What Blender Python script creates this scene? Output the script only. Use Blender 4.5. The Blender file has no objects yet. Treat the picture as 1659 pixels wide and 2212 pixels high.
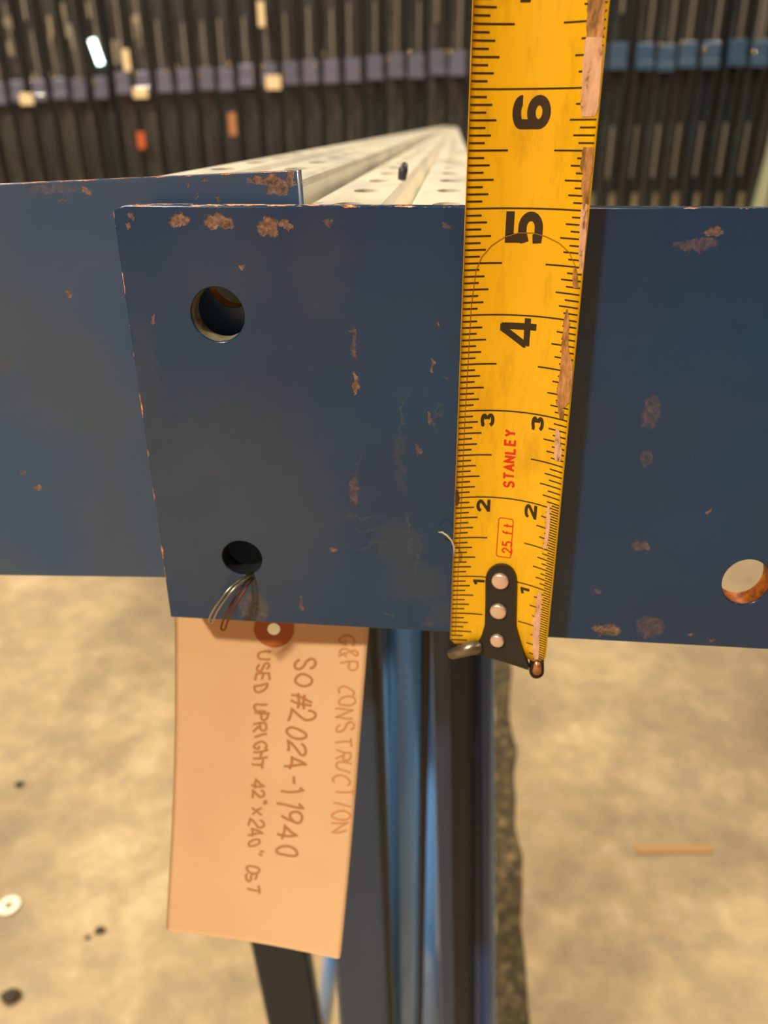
import bpy, bmesh, math, random
from mathutils import Vector, Matrix
random.seed(7)
S = 0.0254                      # the rack is measured in inches, like the tape
HC = 0.95                       # camera height above the floor (m)
TH, RO, F = 0.4484, -0.0063, 1740.0
scn = bpy.context.scene
C = scn.collection

# ------------------------------------------------------------------ camera, world, lights, exposure
cth, sth = math.cos(TH), math.sin(TH)
FW = Vector((0, cth, -sth)); R0 = Vector((1, 0, 0)); U0 = Vector((0, sth, cth))
RT = math.cos(RO)*R0 + math.sin(RO)*U0
UP = -math.sin(RO)*R0 + math.cos(RO)*U0
cam = bpy.data.cameras.new('camera'); co = bpy.data.objects.new('camera', cam); C.objects.link(co)
m = Matrix((RT, UP, -FW)).transposed().to_4x4(); m.translation = Vector((0, 0, HC)); co.matrix_world = m
cam.sensor_fit = 'VERTICAL'; cam.sensor_height = 36; cam.sensor_width = 27
cam.lens = F/2212*36; cam.clip_start = 0.01; cam.clip_end = 100
cam.dof.use_dof = True; cam.dof.focus_distance = 8.05*S; cam.dof.aperture_fstop = cam.lens/2.3
scn.camera = co

w = bpy.data.worlds.new('world'); scn.world = w; w.use_nodes = True
w.node_tree.nodes['Background'].inputs[0].default_value = (1.0, .86, .68, 1)
w.node_tree.nodes['Background'].inputs[1].default_value = 0.25
scn.view_settings.view_transform = 'Standard'; scn.view_settings.look = 'None'
scn.view_settings.gamma = 1; scn.view_settings.use_curve_mapping = False
scn.view_settings.exposure = 0.0
LAMPS = [(-3.4, -3.6, 6.2, 760), (4.5, -3.0, 6.2, 60), (-4.0, 3.0, 6.2, 560), (3.6, 2.6, 6.2, 300),
         (-4.0, 9.0, 6.2, 260), (4.0, 9.0, 6.2, 260)]
LAMP_COL = (1.0, .87, .67)

def ray(x, y): return FW + RT*((x-829.5)/F) - UP*((y-1106)/F)
def at(x, y, Y):                # point (inches, camera relative) seen at a pixel, at depth Y
    r = ray(x, y); return r*(Y/r.y)
def Wd(p): return Vector((p[0]*S, p[1]*S, p[2]*S+HC))

# ------------------------------------------------------------------ helpers
def lin(c):
    return tuple((v/255/12.92 if v/255 <= .04045 else ((v/255+.055)/1.055)**2.4) for v in c)+(1,)
def mat(name, col, rough=.5, metal=0, coat=0, spec=.5):
    M = bpy.data.materials.new(name); M.use_nodes = True
    b = M.node_tree.nodes['Principled BSDF']
    b.inputs['Base Color'].default_value = lin(col); b.inputs['Roughness'].default_value = rough
    b.inputs['Metallic'].default_value = metal; b.inputs['Coat Weight'].default_value = coat
    b.inputs['Specular IOR Level'].default_value = spec
    return M
def nt(M): return M.node_tree, M.node_tree.nodes['Principled BSDF']
def node(t, k, **kw):
    n = t.nodes.new(k)
    for a, v in kw.items(): setattr(n, a, v)
    return n
def math_(t, op, a, b=None, c=None, clamp=False):
    n = node(t, 'ShaderNodeMath', operation=op, use_clamp=clamp)
    for i, v in enumerate((a, b, c)):
        if v is None: continue
        if isinstance(v, (int, float)): n.inputs[i].default_value = v
        else: t.links.new(v, n.inputs[i])
    return n.outputs[0]
def noise(t, vec, scale, detail=3, rough=.5, stretch=None):
    n = node(t, 'ShaderNodeTexNoise'); n.inputs['Scale'].default_value = scale
    n.inputs['Detail'].default_value = detail; n.inputs['Roughness'].default_value = rough
    if stretch:
        mp = node(t, 'ShaderNodeMapping'); mp.inputs['Scale'].default_value = stretch
        t.links.new(vec, mp.inputs[0]); vec = mp.outputs[0]
    t.links.new(vec, n.inputs['Vector']); return n
def ramp(t, v, stops):
    n = node(t, 'ShaderNodeValToRGB'); e = n.color_ramp.elements
    while len(e) < len(stops): e.new(.5)
    for q, (p, c) in zip(e, stops): q.position = p; q.color = c if len(c) == 4 else lin(c)
    t.links.new(v, n.inputs[0]); return n.outputs[0]
def mix(t, f, a, b):
    n = node(t, 'ShaderNodeMix', data_type='RGBA')
    for i, v in ((0, f), (6, a), (7, b)):
        if isinstance(v, (int, float)): n.inputs[i].default_value = v
        elif isinstance(v, tuple): n.inputs[i].default_value = v if len(v) == 4 else lin(v)
        else: t.links.new(v, n.inputs[i])
    return n.outputs[2]
def objc(t): return node(t, 'ShaderNodeTexCoord').outputs['Object']
def bump(t, b, h, strength=.3, dist=.001):
    n = node(t, 'ShaderNodeBump'); n.inputs['Strength'].default_value = strength; n.inputs['Distance'].default_value = dist
    t.links.new(h, n.inputs['Height']); t.links.new(n.outputs[0], b.inputs['Normal'])

def link(name, me, M=None, parent=None, smooth=False):
    o = bpy.data.objects.new(name, me); C.objects.link(o)
    if M is not None and len(me.materials) == 0: me.materials.append(M)
    if parent: o.parent = parent
    if smooth:
        me.polygons.foreach_set('use_smooth', [True]*len(me.polygons))
    return o
def mesh(name, vs, fs, M=None, parent=None, smooth=False):
    me = bpy.data.meshes.new(name); me.from_pydata([tuple(v) for v in vs], [], fs); me.update()
    return link(name, me, M, parent, smooth)
def bmobj(name, bm, M=None, parent=None, smooth=False):
    me = bpy.data.meshes.new(name); bmesh.ops.recalc_face_normals(bm, faces=bm.faces); bm.to_mesh(me); bm.free()
    return link(name, me, M, parent, smooth)
def tag(o, label, cat, group=None):
    o['label'] = label; o['category'] = cat
    if group: o['group'] = group
    return o
def empty(name, loc=(0, 0, 0), rz=0):
    o = bpy.data.objects.new(name, None); C.objects.link(o); o.location = loc; o.rotation_euler = (0, 0, rz)
    o.empty_display_size = .02; return o
def struct(o): o['kind'] = 'structure'; return o
def box(bm, x0, x1, y0, y1, z0, z1, bevel=0):
    r = bmesh.ops.create_cube(bm, size=1)
    for v in r['verts']:
        v.co = Vector((x0+(v.co.x+.5)*(x1-x0), y0+(v.co.y+.5)*(y1-y0), z0+(v.co.z+.5)*(z1-z0)))
    if bevel:
        es = list({e for v in r['verts'] for e in v.link_edges})
        bmesh.ops.bevel(bm, geom=es, offset=bevel, segments=2, affect='EDGES', profile=.5)
def tube(bm, pts, rad, n=12, caps=True):
    pts = [Vector(p) for p in pts]; rings = []
    nrm = None
    for i, p in enumerate(pts):
        d = (pts[min(i+1, len(pts)-1)]-pts[max(i-1, 0)]).normalized()
        if nrm is None: nrm = d.orthogonal().normalized()
        nrm = (nrm-d*nrm.dot(d)).normalized(); b = d.cross(nrm)
        r = rad[i] if isinstance(rad, (list, tuple)) else rad
        rings.append([bm.verts.new(p+(nrm*math.cos(a)+b*math.sin(a))*r) for a in [2*math.pi*k/n for k in range(n)]])
    for A, B in zip(rings, rings[1:]):
        for k in range(n): bm.faces.new((A[k], A[(k+1) % n], B[(k+1) % n], B[k]))
    if caps: bm.faces.new(rings[0][::-1]); bm.faces.new(rings[-1])
def prism(bm, prof, p0, p1, ex, ey):
    """sweep a closed 2D profile (in directions ex, ey) from p0 to p1"""
    A = [bm.verts.new(Vector(p0)+ex*a+ey*b) for a, b in prof]
    B = [bm.verts.new(Vector(p1)+ex*a+ey*b) for a, b in prof]
    n = len(prof)
    for k in range(n): bm.faces.new((A[k], A[(k+1) % n], B[(k+1) % n], B[k]))
    bm.faces.new(A[::-1]); bm.faces.new(B)
def circ(cx, cy, rx, ry, a0=0, a1=360, n=16):
    return [(cx+rx*math.cos(math.radians(a0+(a1-a0)*i/n)), cy+ry*math.sin(math.radians(a0+(a1-a0)*i/n))) for i in range(n+1)]

def resample(pts, step):
    out = [pts[0]]
    for a, b in zip(pts, pts[1:]):
        L = math.dist(a, b); k = max(1, int(math.ceil(L/step)))
        for i in range(1, k+1): out.append((a[0]+(b[0]-a[0])*i/k, a[1]+(b[1]-a[1])*i/k))
    return out
def stroke(vs, fs, pts, wd, mp, step=.05):
    """flat ribbon along a 2D polyline (mitred), mapped on a surface with mp(x, y)"""
    q = [pts[0]]
    for p in pts[1:]:
        if math.dist(p, q[-1]) > 1e-6: q.append(p)
    pts = resample(q, step); n = len(pts)
    if n < 2: return
    closed = math.dist(pts[0], pts[-1]) < 1e-6
    base = len(vs)
    for i, p in enumerate(pts):
        a = pts[i-1] if i > 0 else (pts[-2] if closed else None)
        b = pts[i+1] if i < n-1 else (pts[1] if closed else None)
        ds = []
        if a: ds.append(Vector((p[0]-a[0], p[1]-a[1])).normalized())
        if b: ds.append(Vector((b[0]-p[0], b[1]-p[1])).normalized())
        if len(ds) == 2:
            nn = [Vector((-d.y, d.x)) for d in ds]; mm = (nn[0]+nn[1])
            mm = mm.normalized() if mm.length > 1e-3 else nn[0]
            k = min(1.6, 1/max(.3, mm.dot(nn[0])))
        else: mm = Vector((-ds[0].y, ds[0].x)); k = 1
        for s in (1, -1): vs.append(mp(p[0]+mm.x*k*wd/2*s, p[1]+mm.y*k*wd/2*s))
    for i in range(n-1):
        a = base+2*i; fs.append((a, a+1, a+3, a+2))

# stroke letters, height 1, width about .6
G = {
 'S': [[(.56, .82)]+circ(.3, .74, .26, .26, 20, 270, 12)+circ(.3, .25, .27, .25, 90, -160, 12)],
 'T': [[(0, 1), (.62, 1)], [(.31, 1), (.31, 0)]],
 'A': [[(0, 0), (.31, 1), (.62, 0)], [(.12, .34), (.5, .34)]],
 'N': [[(0, 0), (0, 1), (.55, 0), (.55, 1)]],
 'L': [[(0, 1), (0, 0), (.5, 0)]],
 'E': [[(.52, 1), (0, 1), (0, 0), (.52, 0)], [(0, .52), (.45, .52)]],
 'Y': [[(0, 1), (.3, .5), (.6, 1)], [(.3, .5), (.3, 0)]],
 'O': [circ(.3, .5, .28, .48, 90, 450, 20)], '0': [circ(.3, .5, .24, .5, 90, 450, 20)],
 'C': [circ(.33, .5, .3, .5, 50, 310, 16)],
 'G': [circ(.33, .5, .3, .5, 50, 330, 16)+[(.6, .42), (.36, .42)]],
 'P': [[(0, 0), (0, 1), (.3, 1)]+circ(.3, .76, .24, .24, 90, -90, 8)+[(0, .52)]],
 'R': [[(0, 0), (0, 1), (.3, 1)]+circ(.3, .76, .24, .24, 90, -90, 8)+[(0, .52)], [(.2, .52), (.55, 0)]],
 'U': [[(0, 1), (0, .3)]+circ(.27, .3, .27, .3, 180, 360, 10)+[(.54, 1)]],
 'I': [[(.2, 1), (.2, 0)]], '1': [[(.1, .8), (.3, 1), (.3, 0)]], '-': [[(.08, .45), (.5, .45)]],
 'D': [[(0, 0), (0, 1), (.2, 1)]+circ(.2, .5, .34, .5, 90, -90, 12)+[(0, 0)]],
 'H': [[(0, 0), (0, 1)], [(.5, 0), (.5, 1)], [(0, .5), (.5, .5)]],
 'X': [[(.02, .1), (.5, .8)], [(.5, .1), (.02, .8)]],
 '"': [[(.12, 1), (.12, .75)], [(.32, 1), (.32, .75)]],
 '#': [[(.15, -.05), (.3, 1.05)], [(.42, -.05), (.57, 1.05)], [(-.02, .35), (.72, .35)], [(-.02, .68), (.72, .68)]],
 '&': [[(.6, .0), (.15, .75)]+circ(.28, .83, .14, .15, 180, 0, 8)+[(.1, .3)]+circ(.25, .2, .18, .2, 150, 330, 8)+[(.6, .45)]],
 '2': [[(.04, .72)]+circ(.3, .73, .26, .27, 170, -20, 10)+[(.02, 0), (.6, 0)]],
 '4': [[(.46, 0), (.46, 1), (0, .3), (.64, .3)]],
 '9': [circ(.28, .7, .26, .28, 0, 360, 16)+[(.5, .3), (.3, 0)]],
 '3': [[(.05, .85)]+circ(.28, .75, .24, .24, 150, -80, 10)+circ(.28, .26, .27, .26, 85, -150, 12)],
 '5': [[(.55, 1), (.1, 1), (.06, .56)]+circ(.28, .33, .28, .3, 120, -150, 14)],
 '6': [[(.52, .86)]+circ(.3, .72, .24, .28, 50, 180, 8)+[(.06, .3)]+circ(.3, .3, .24, .3, 180, 540, 16)],
 'f': [circ(.34, .8, .16, .2, 60, 180, 6)+[(.18, 0)], [(0, .6), (.4, .6)]],
 't': [[(.18, .95), (.18, .2)]+circ(.32, .18, .14, .18, 180, 290, 5), [(0, .6), (.42, .6)]],
}

# ------------------------------------------------------------------ materials
RUST = (150, 84, 40); BARE = (176, 132, 104)
def ell_mask(t, vec, spots, wob=.12, soft=.25, ns=9):
    """mask of irregular chips; spots are (x, z, rx, rz, strength) in inches of the object's own plane"""
    sc = node(t, 'ShaderNodeVectorMath', operation='SCALE'); t.links.new(vec, sc.inputs[0]); sc.inputs['Scale'].default_value = 1/S
    nz = noise(t, sc.outputs[0], ns, 4, .65)
    sub = node(t, 'ShaderNodeVectorMath', operation='SUBTRACT'); t.links.new(nz.outputs['Color'], sub.inputs[0]); sub.inputs[1].default_value = (.5, .5, .5)
    s2 = node(t, 'ShaderNodeVectorMath', operation='SCALE'); t.links.new(sub.outputs[0], s2.inputs[0]); s2.inputs['Scale'].default_value = wob*2
    ad = node(t, 'ShaderNodeVectorMath', operation='ADD'); t.links.new(sc.outputs[0], ad.inputs[0]); t.links.new(s2.outputs[0], ad.inputs[1])
    out = None
    for x, z, rx, rz, st in spots:
        mp = node(t, 'ShaderNodeMapping', vector_type='POINT'); t.links.new(ad.outputs[0], mp.inputs[0])
        mp.inputs['Location'].default_value = (-x/rx, 0, -z/rz); mp.inputs['Scale'].default_value = (1/rx, 0, 1/rz)
        ln = node(t, 'ShaderNodeVectorMath', operation='LENGTH'); t.links.new(mp.outputs[0], ln.inputs[0])
        mr = node(t, 'ShaderNodeMapRange', interpolation_type='SMOOTHSTEP'); t.links.new(ln.outputs['Value'], mr.inputs[0])
        mr.inputs[1].default_value = 1; mr.inputs[2].default_value = 1-soft; mr.inputs[3].default_value = 0; mr.inputs[4].default_value = st
        out = mr.outputs[0] if out is None else math_(t, 'MAXIMUM', out, mr.outputs[0])
    return out, sc.outputs[0]

def paint(name, base, chips, dull, edges, rough=.27, base2=None):
    """glossy blue paint with chips of bare rusty steel, dull scuffs, painted-in grey reflections and worn edges"""
    M = mat(name, base, rough, 0, .25); t, b = nt(M); oc = objc(t)
    m1, v = ell_mask(t, oc, chips, .10, .3)
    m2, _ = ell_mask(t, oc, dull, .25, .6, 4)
    big = noise(t, v, .45, 2, .5)
    c0 = mix(t, ramp(t, big.outputs[0], [(.35, (0, 0, 0)), (.65, (255, 255, 255))]), base, base2 or base)
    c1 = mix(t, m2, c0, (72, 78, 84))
    fine = noise(t, v, 14, 4, .7)
    rc = ramp(t, fine.outputs[0], [(.35, (74, 54, 44)), (.5, (120, 92, 76)), (.68, (166, 132, 114))])
    sep = node(t, 'ShaderNodeSeparateXYZ'); t.links.new(v, sep.inputs[0])
    e = None; wob = math_(t, 'MULTIPLY_ADD', noise(t, v, 3.2, 4, .7).outputs[0], .14, -.055)
    for axis, sgn, lim in edges:
        d = math_(t, 'MULTIPLY_ADD', sep.outputs[axis], sgn, -lim*sgn)       # > 0 outside the limit
        q = math_(t, 'GREATER_THAN', math_(t, 'ADD', d, wob), 0.0)
        e = q if e is None else math_(t, 'MAXIMUM', e, q)
    ec = ramp(t, fine.outputs[0], [(.3, (120, 60, 20)), (.5, (205, 118, 48)), (.62, (225, 190, 150))])
    col = mix(t, m1, c1, rc)
    if e is not None: col = mix(t, e, col, ec)
    t.links.new(col, b.inputs['Base Color'])
    mm = math_(t, 'MAXIMUM', m1, e) if e is not None else m1
    scr = noise(t, v, 2.2, 5, .75, (3, 1, .6))
    r0 = math_(t, 'MULTIPLY_ADD', scr.outputs[0], .22, rough-.11)
    r1 = math_(t, 'MAXIMUM', r0, math_(t, 'MULTIPLY', m2, .55))
    r2 = math_(t, 'MAXIMUM', r1, math_(t, 'MULTIPLY', mm, .8))
    t.links.new(r2, b.inputs['Roughness'])
    t.links.new(math_(t, 'MULTIPLY_ADD', mm, -.25, .25), b.inputs['Coat Weight'])
    wv = noise(t, v, .8, 2, .5)
    hh = math_(t, 'ADD', math_(t, 'MULTIPLY', mm, -.25), math_(t, 'MULTIPLY', wv.outputs[0], 1.1))
    hh = math_(t, 'ADD', hh, math_(t, 'MULTIPLY', noise(t, v, 12, 3, .6).outputs[0], .05))
    bump(t, b, hh, .35, .0012)
    return M

yel = mat('tape_yellow', (244, 184, 4), .32, 0, .3)
t, b = nt(yel); v = objc(t)
n1 = noise(t, v, 160, 5, .7, (1, 1, .25)); n2 = noise(t, v, 30, 3, .5)
c = mix(t, ramp(t, n1.outputs[0], [(.5, (0, 0, 0)), (.74, (190, 190, 190))]), (240, 186, 0), (158, 116, 6))
c = mix(t, ramp(t, n2.outputs[0], [(.42, (0, 0, 0)), (.68, (130, 130, 130))]), c, (218, 158, 2))
t.links.new(c, b.inputs['Base Color']); bump(t, b, n1.outputs[0], .15, .0003)
ink = mat('tape_ink', (52, 40, 18), .4)
redink = mat('tape_red_ink', (214, 52, 14), .4)
scr_m = mat('film_edge', (158, 104, 10), .4)
wear = mat('worn_backing', (214, 170, 138), .75)
t, b = nt(wear); v = objc(t); n1 = noise(t, v, 420, 5, .75, (1, 1, .35))
t.links.new(ramp(t, n1.outputs[0], [(.34, (110, 76, 50)), (.43, (206, 158, 122)), (.62, (226, 182, 152))]), b.inputs['Base Color'])
bump(t, b, n1.outputs[0], .5, .0004)
dirty_wear = mat('dirty_worn_backing', (150, 96, 40), .75)
t, b = nt(dirty_wear); v = objc(t); n1 = noise(t, v, 380, 5, .75, (1, 1, .35))
t.links.new(ramp(t, n1.outputs[0], [(.34, (100, 74, 30)), (.5, (176, 124, 66)), (.66, (212, 158, 104))]), b.inputs['Base Color'])
blackm = mat('black_oxide_steel', (48, 44, 38), .42, .35)
chrome = mat('rivet_steel', (240, 214, 196), .38, .75)
dullst = mat('worn_hook_steel', (150, 140, 120), .35, .9)
wire_s = mat('tie_wire_steel', (170, 165, 150), .3, 1); wire_r = mat('rusty_tie_wire', (120, 72, 28), .5, .7)
card_m = mat('manila_card', (226, 168, 108), .8, spec=.2)
t, b = nt(card_m); v = objc(t); n1 = noise(t, v, 22, 3, .5); n2 = noise(t, v, 300, 4, .6, (.3, 1, 1))
c = mix(t, ramp(t, n1.outputs[0], [(.42, (0, 0, 0)), (.72, (150, 150, 150))]), (228, 190, 146), (200, 154, 108))
c = mix(t, ramp(t, n2.outputs[0], [(.5, (0, 0, 0)), (.9, (60, 60, 60))]), c, (190, 120, 70))
t.links.new(c, b.inputs['Base Color']); bump(t, b, n2.outputs[0], .1, .0003)
ring_m = mat('brown_fibre_patch', (176, 96, 44), .7)
ringl_m = mat('patch_stain', (220, 150, 104), .8)
pen = mat('faded_pen', (204, 148, 92), .7); pen2 = mat('darker_pen', (182, 126, 70), .7)

cream = mat('pale_column_paint', (206, 200, 184), .42, 0, .1)
t, b = nt(cream); v = objc(t); n1 = noise(t, v, 40, 4, .6, (1, .25, 1))
t.links.new(ramp(t, n1.outputs[0], [(.35, (190, 188, 176)), (.55, (222, 216, 198)), (.75, (232, 218, 192))]), b.inputs['Base Color'])
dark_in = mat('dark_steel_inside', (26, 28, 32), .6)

# ------------------------------------------------------------------ the room
concrete = mat('concrete', (190, 168, 130), .62)
t, b = nt(concrete); v = objc(t)
na = noise(t, v, 3.2, 6, .62); nb = noise(t, v, 17, 6, .7); nc = noise(t, v, .9, 2, .5); nd = noise(t, v, 60, 3, .6)
c = ramp(t, na.outputs[0], [(.3, (126, 108, 82)), (.5, (166, 144, 108)), (.7, (196, 172, 134))])
c = mix(t, ramp(t, nb.outputs[0], [(.40, (190, 190, 190)), (.56, (0, 0, 0))]), c, (122, 108, 84))
c = mix(t, ramp(t, nb.outputs[0], [(.58, (0, 0, 0)), (.70, (190, 190, 190))]), c, (202, 188, 160))
c = mix(t, ramp(t, nc.outputs[0], [(.4, (0, 0, 0)), (.7, (130, 130, 130))]), c, (140, 128, 88))
c = mix(t, ramp(t, nd.outputs[0], [(.68, (0, 0, 0)), (.78, (180, 180, 180))]), c, (92, 76, 48))
t.links.new(c, b.inputs['Base Color'])
t.links.new(math_(t, 'MULTIPLY_ADD', nb.outputs[0], .3, .38), b.inputs['Roughness'])
bump(t, b, nb.outputs[0], .2, .002)
XL, XR, YB, YF, ZC = -9., 9., -7., 13., 7.
def slab(name, x0, x1, y0, y1, z0, z1, M):
    bm = bmesh.new(); box(bm, x0, x1, y0, y1, z0, z1); return struct(bmobj(name, bm, M))
slab('floor', XL, XR, YB, YF, -.15, 0, concrete)
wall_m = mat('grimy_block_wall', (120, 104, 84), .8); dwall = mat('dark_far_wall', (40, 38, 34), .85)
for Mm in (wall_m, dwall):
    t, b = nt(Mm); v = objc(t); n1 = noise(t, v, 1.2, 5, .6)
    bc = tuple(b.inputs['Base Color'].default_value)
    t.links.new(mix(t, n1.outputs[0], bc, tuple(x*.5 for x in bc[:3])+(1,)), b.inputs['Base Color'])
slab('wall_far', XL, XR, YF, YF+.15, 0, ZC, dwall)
slab('wall_near', XL, XR, YB-.15, YB, 0, ZC, mat('reddish_bounce_wall', (160, 116, 116), .8))  # unseen wall, red tint added to throw purple reflections on the plate
slab('wall_left', XL-.15, XL, YB, YF, 0, ZC, wall_m)
slab('wall_right', XR, XR+.15, YB, YF, 0, ZC, wall_m)
slab('ceiling', XL, XR, YB, YF, ZC, ZC+.15, mat('ceiling_deck', (150, 140, 124), .8))
# dirt-filled joint in the floor that runs away from the camera
fl = lambda x, y: (lambda r: r*(HC/-r.z))(ray(x, y))
jm = mat('dirt_filled_joint', (90, 78, 46), .95)
t, b = nt(jm); v = objc(t); n1 = noise(t, v, 60, 5, .75)
t.links.new(ramp(t, n1.outputs[0], [(.4, (44, 36, 22)), (.55, (76, 64, 40)), (.72, (128, 114, 74))]), b.inputs['Base Color'])
jl, jr = fl(1062, 1500), fl(1104, 1500)
jl2, jr2 = fl(1068, 2200), fl(1142, 2200)
vs, fs = [], []
for i in range(60):
    k = -1.6+i*.09; a = jl2+(jl-jl2)*(1+k); c_ = jr2+(jr-jr2)*(1+k)
    if i > 56: break
    for j in range(5):
        p = a.lerp(c_, j/4); p.z = .0015+.003*random.random()*(0 < j < 4); p.x += random.uniform(-.006, .006)*(j in (0, 4)); vs.append(p)
for i in range(56):
    for j in range(4): q = i*5+j; fs.append((q, q+1, q+6, q+5))
struct(mesh('trim_1', vs, fs, jm))

# ceiling lights
lm = mat('lamp_lens', (255, 240, 214), .4); t, b = nt(lm)
b.inputs['Emission Color'].default_value = (1, .86, .62, 1); b.inputs['Emission Strength'].default_value = 14
fix_m = mat('grey_lamp_housing', (120, 118, 112), .5, .5)
for i, (x, y, z, pw) in enumerate(LAMPS):
    root = empty('high_bay_light', (x, y, z))
    tag(root, 'round grey high bay ceiling light with a glowing lens', 'light', 'high bay ceiling lights')
    bm = bmesh.new()
    prof = [(.0, .34), (.12, .34), (.16, .2), (.3, .06), (.33, 0), (.30, 0)]
    rings = [[bm.verts.new((r*math.cos(a), r*math.sin(a), h)) for a in [2*math.pi*k/24 for k in range(24)]] for r, h in prof[1:]]
    for A, B in zip(rings, rings[1:]):
        for k in range(24): bm.faces.new((A[k], A[(k+1) % 24], B[(k+1) % 24], B[k]))
    bm.faces.new(rings[0]); bmobj('housing', bm, fix_m, root)
    bm = bmesh.new(); bmesh.ops.create_circle(bm, cap_ends=True, radius=.3, segments=24, matrix=Matrix.Translation((0, 0, .01))); bmobj('lens', bm, lm, root)
    bm = bmesh.new(); tube(bm, [(0, 0, .34), (0, 0, ZC-z)], .012, 8); bmobj('hanger', bm, fix_m, root)
    l = bpy.data.lights.new('lamp', 'AREA'); l.shape = 'DISK'; l.size = .6; l.energy = pw; l.color = LAMP_COL
    lo = bpy.data.objects.new('lamp', l); C.objects.link(lo); lo.location = (0, 0, -.01); lo.parent = root

# ------------------------------------------------------------------ foot plates
X0, D0, H0, YAW = .7863, 8.1984, 5.7207, .1067
TT = Vector((math.cos(YAW), -math.sin(YAW), 0)); NN = Vector((math.sin(YAW), math.cos(YAW), 0))
P0 = Vector((X0, D0, -H0))
def onp(x, y, off=0):           # pixel -> (along, up) inches on the front plate's plane
    r = ray(x, y); k = ((P0+NN*off).dot(NN))/r.dot(NN); q = r*k-P0
    return q.dot(TT), q.z
def spots(lst, off=0):
    out = []
    for x, y, rx, ry, st in lst:
        a, h = onp(x, y, off); a2, _ = onp(x+rx, y, off); _, h2 = onp(x, y+ry, off)
        out.append((a, h, abs(a2-a), abs(h2-h), st))
    return out
def plate(name, outline, holes, thick, off, M, parent, bev=.012):
    cu = bpy.data.curves.new(name, 'CURVE'); cu.dimensions = '2D'; cu.fill_mode = 'BOTH'
    for pts in [outline]+holes:
        sp = cu.splines.new('POLY'); sp.points.add(len(pts)-1); sp.use_cyclic_u = True
        for q, (a, h) in zip(sp.points, pts): q.co = (a*S, h*S, 0, 1)
    cu.extrude = (thick/2-bev)*S; cu.bevel_depth = bev*S; cu.bevel_resolution = 1; cu.offset = -bev*S
    tmp = bpy.data.objects.new('tmp', cu)
    me = bpy.data.meshes.new_from_object(tmp); me.name = name
    bpy.data.objects.remove(tmp)
    # curve plane xy -> plate plane xz, thickness along y
    me.transform(Matrix(((1, 0, 0, 0), (0, 0, -1, (off+thick/2)*S), (0, 1, 0, 0), (0, 0, 0, 1))))
    me.materials.clear()
    bm = bmesh.new(); bm.from_mesh(me); bmesh.ops.remove_doubles(bm, verts=bm.verts, dist=1e-6)
    bmesh.ops.recalc_face_normals(bm, faces=bm.faces); bm.to_mesh(me); bm.free()
    return link(name, me, M, parent)
def hole(cx, cy, rx, ry, n=56): return circ(cx, cy, rx, ry, 0, 360, n)[:-1]
def rim(name, cx, cy, rx, ry, thick, off, M, parent):
    """bare, rusty wall of a punched hole"""
    bm = bmesh.new(); n = 56
    A = [bm.verts.new(((cx+rx*math.cos(a))*S, (off+.015)*S, (cy+ry*math.sin(a))*S)) for a in [2*math.pi*k/n for k in range(n)]]
    B = [bm.verts.new(((cx+rx*math.cos(a))*S, (off+thick-.015)*S, (cy+ry*math.sin(a))*S)) for a in [2*math.pi*k/n for k in range(n)]]
    for k in range(n): bm.faces.new((A[k], B[k], B[(k+1) % n], A[(k+1) % n]))
    o = bmobj(name, bm, M, parent, True); return o

AL, AR, HT, HB, TK = -3.50, 4.6, 4.995, .147, .27
front_chips = spots([(388, 476, 26, 15, 1), (470, 478, 36, 18, 1), (578, 492, 28, 24, 1), (620, 486, 20, 14, .9), (282, 466, 9, 9, .8), (274, 488, 5, 8, .7),
    (712, 482, 12, 9, .5), (768, 832, 8, 26, 1), (764, 740, 5, 40, .45), (720, 1188, 9, 9, 1), (331, 690, 4, 18, .8), (523, 579, 5, 5, 1),
    (548, 1312, 36, 36, .32), (651, 1302, 4, 18, .55), (932, 790, 4, 16, .8), (903, 970, 8, 16, .5), (930, 905, 5, 18, .6), (946, 700, 5, 8, .6), (963, 490, 9, 9, .35),
    (1540, 500, 26, 12, .8), (1500, 528, 50, 16, .35), (1405, 890, 24, 38, .28), (1395, 990, 14, 24, .24), (1385, 1180, 24, 10, .45), (1530, 1104, 5, 5, .9),
    (1310, 1362, 36, 14, .85), (1405, 1355, 34, 26, .32), (1495, 1370, 8, 4, .9), (1290, 1278, 12, 5, .5), (1540, 1384, 6, 4, .9), (765, 1060, 12, 34, .35)])
front_scuff_reflect = spots([(500, 1120, 330, 300, .38), (480, 560, 160, 160, .18), (690, 580, 90, 150, .2), (860, 1180, 70, 70, .35), (884, 1150, 5, 70, .7), (902, 1200, 4, 70, .6), (780, 1120, 60, 5, .5), (800, 1148, 60, 4, .5), (810, 1176, 70, 4, .5), (945, 900, 3, 60, .6), (870, 900, 3, 80, .5), (770, 1000, 2, 60, .5), (840, 1330, 30, 4, .7), (925, 1345, 20, 12, .6), (960, 820, 20, 8, .5), (900, 1260, 100, 60, .3), (980, 1330, 90, 40, .3), (330, 900, 40, 260, .25), (870, 1000, 14, 90, .3)])  # scuffs, plus broad grey patches that paint in the reflected floor
blueF = paint('blue_plate_paint_front', (10, 60, 100), front_chips, front_scuff_reflect, [(2, 1, HT+.03), (0, -1, AL-.012)], .24, (26, 54, 90))  # second tone paints blurred reflection patches into the colour
fr = empty('rack_upright', Wd(P0), -YAW)
tag(fr, 'blue steel rack upright lying down, its foot plate under the yellow tape', 'rack upright')
h1 = onp(470, 680); h2 = onp(523, 1206); h3 = onp(1612, 1258)
ew = .298
HOL = [(h1[0], h1[1], .285, .285), (h2[0], h2[1], .245, .232), (h3[0], h3[1], .262, .292)]
cr = .07
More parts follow.
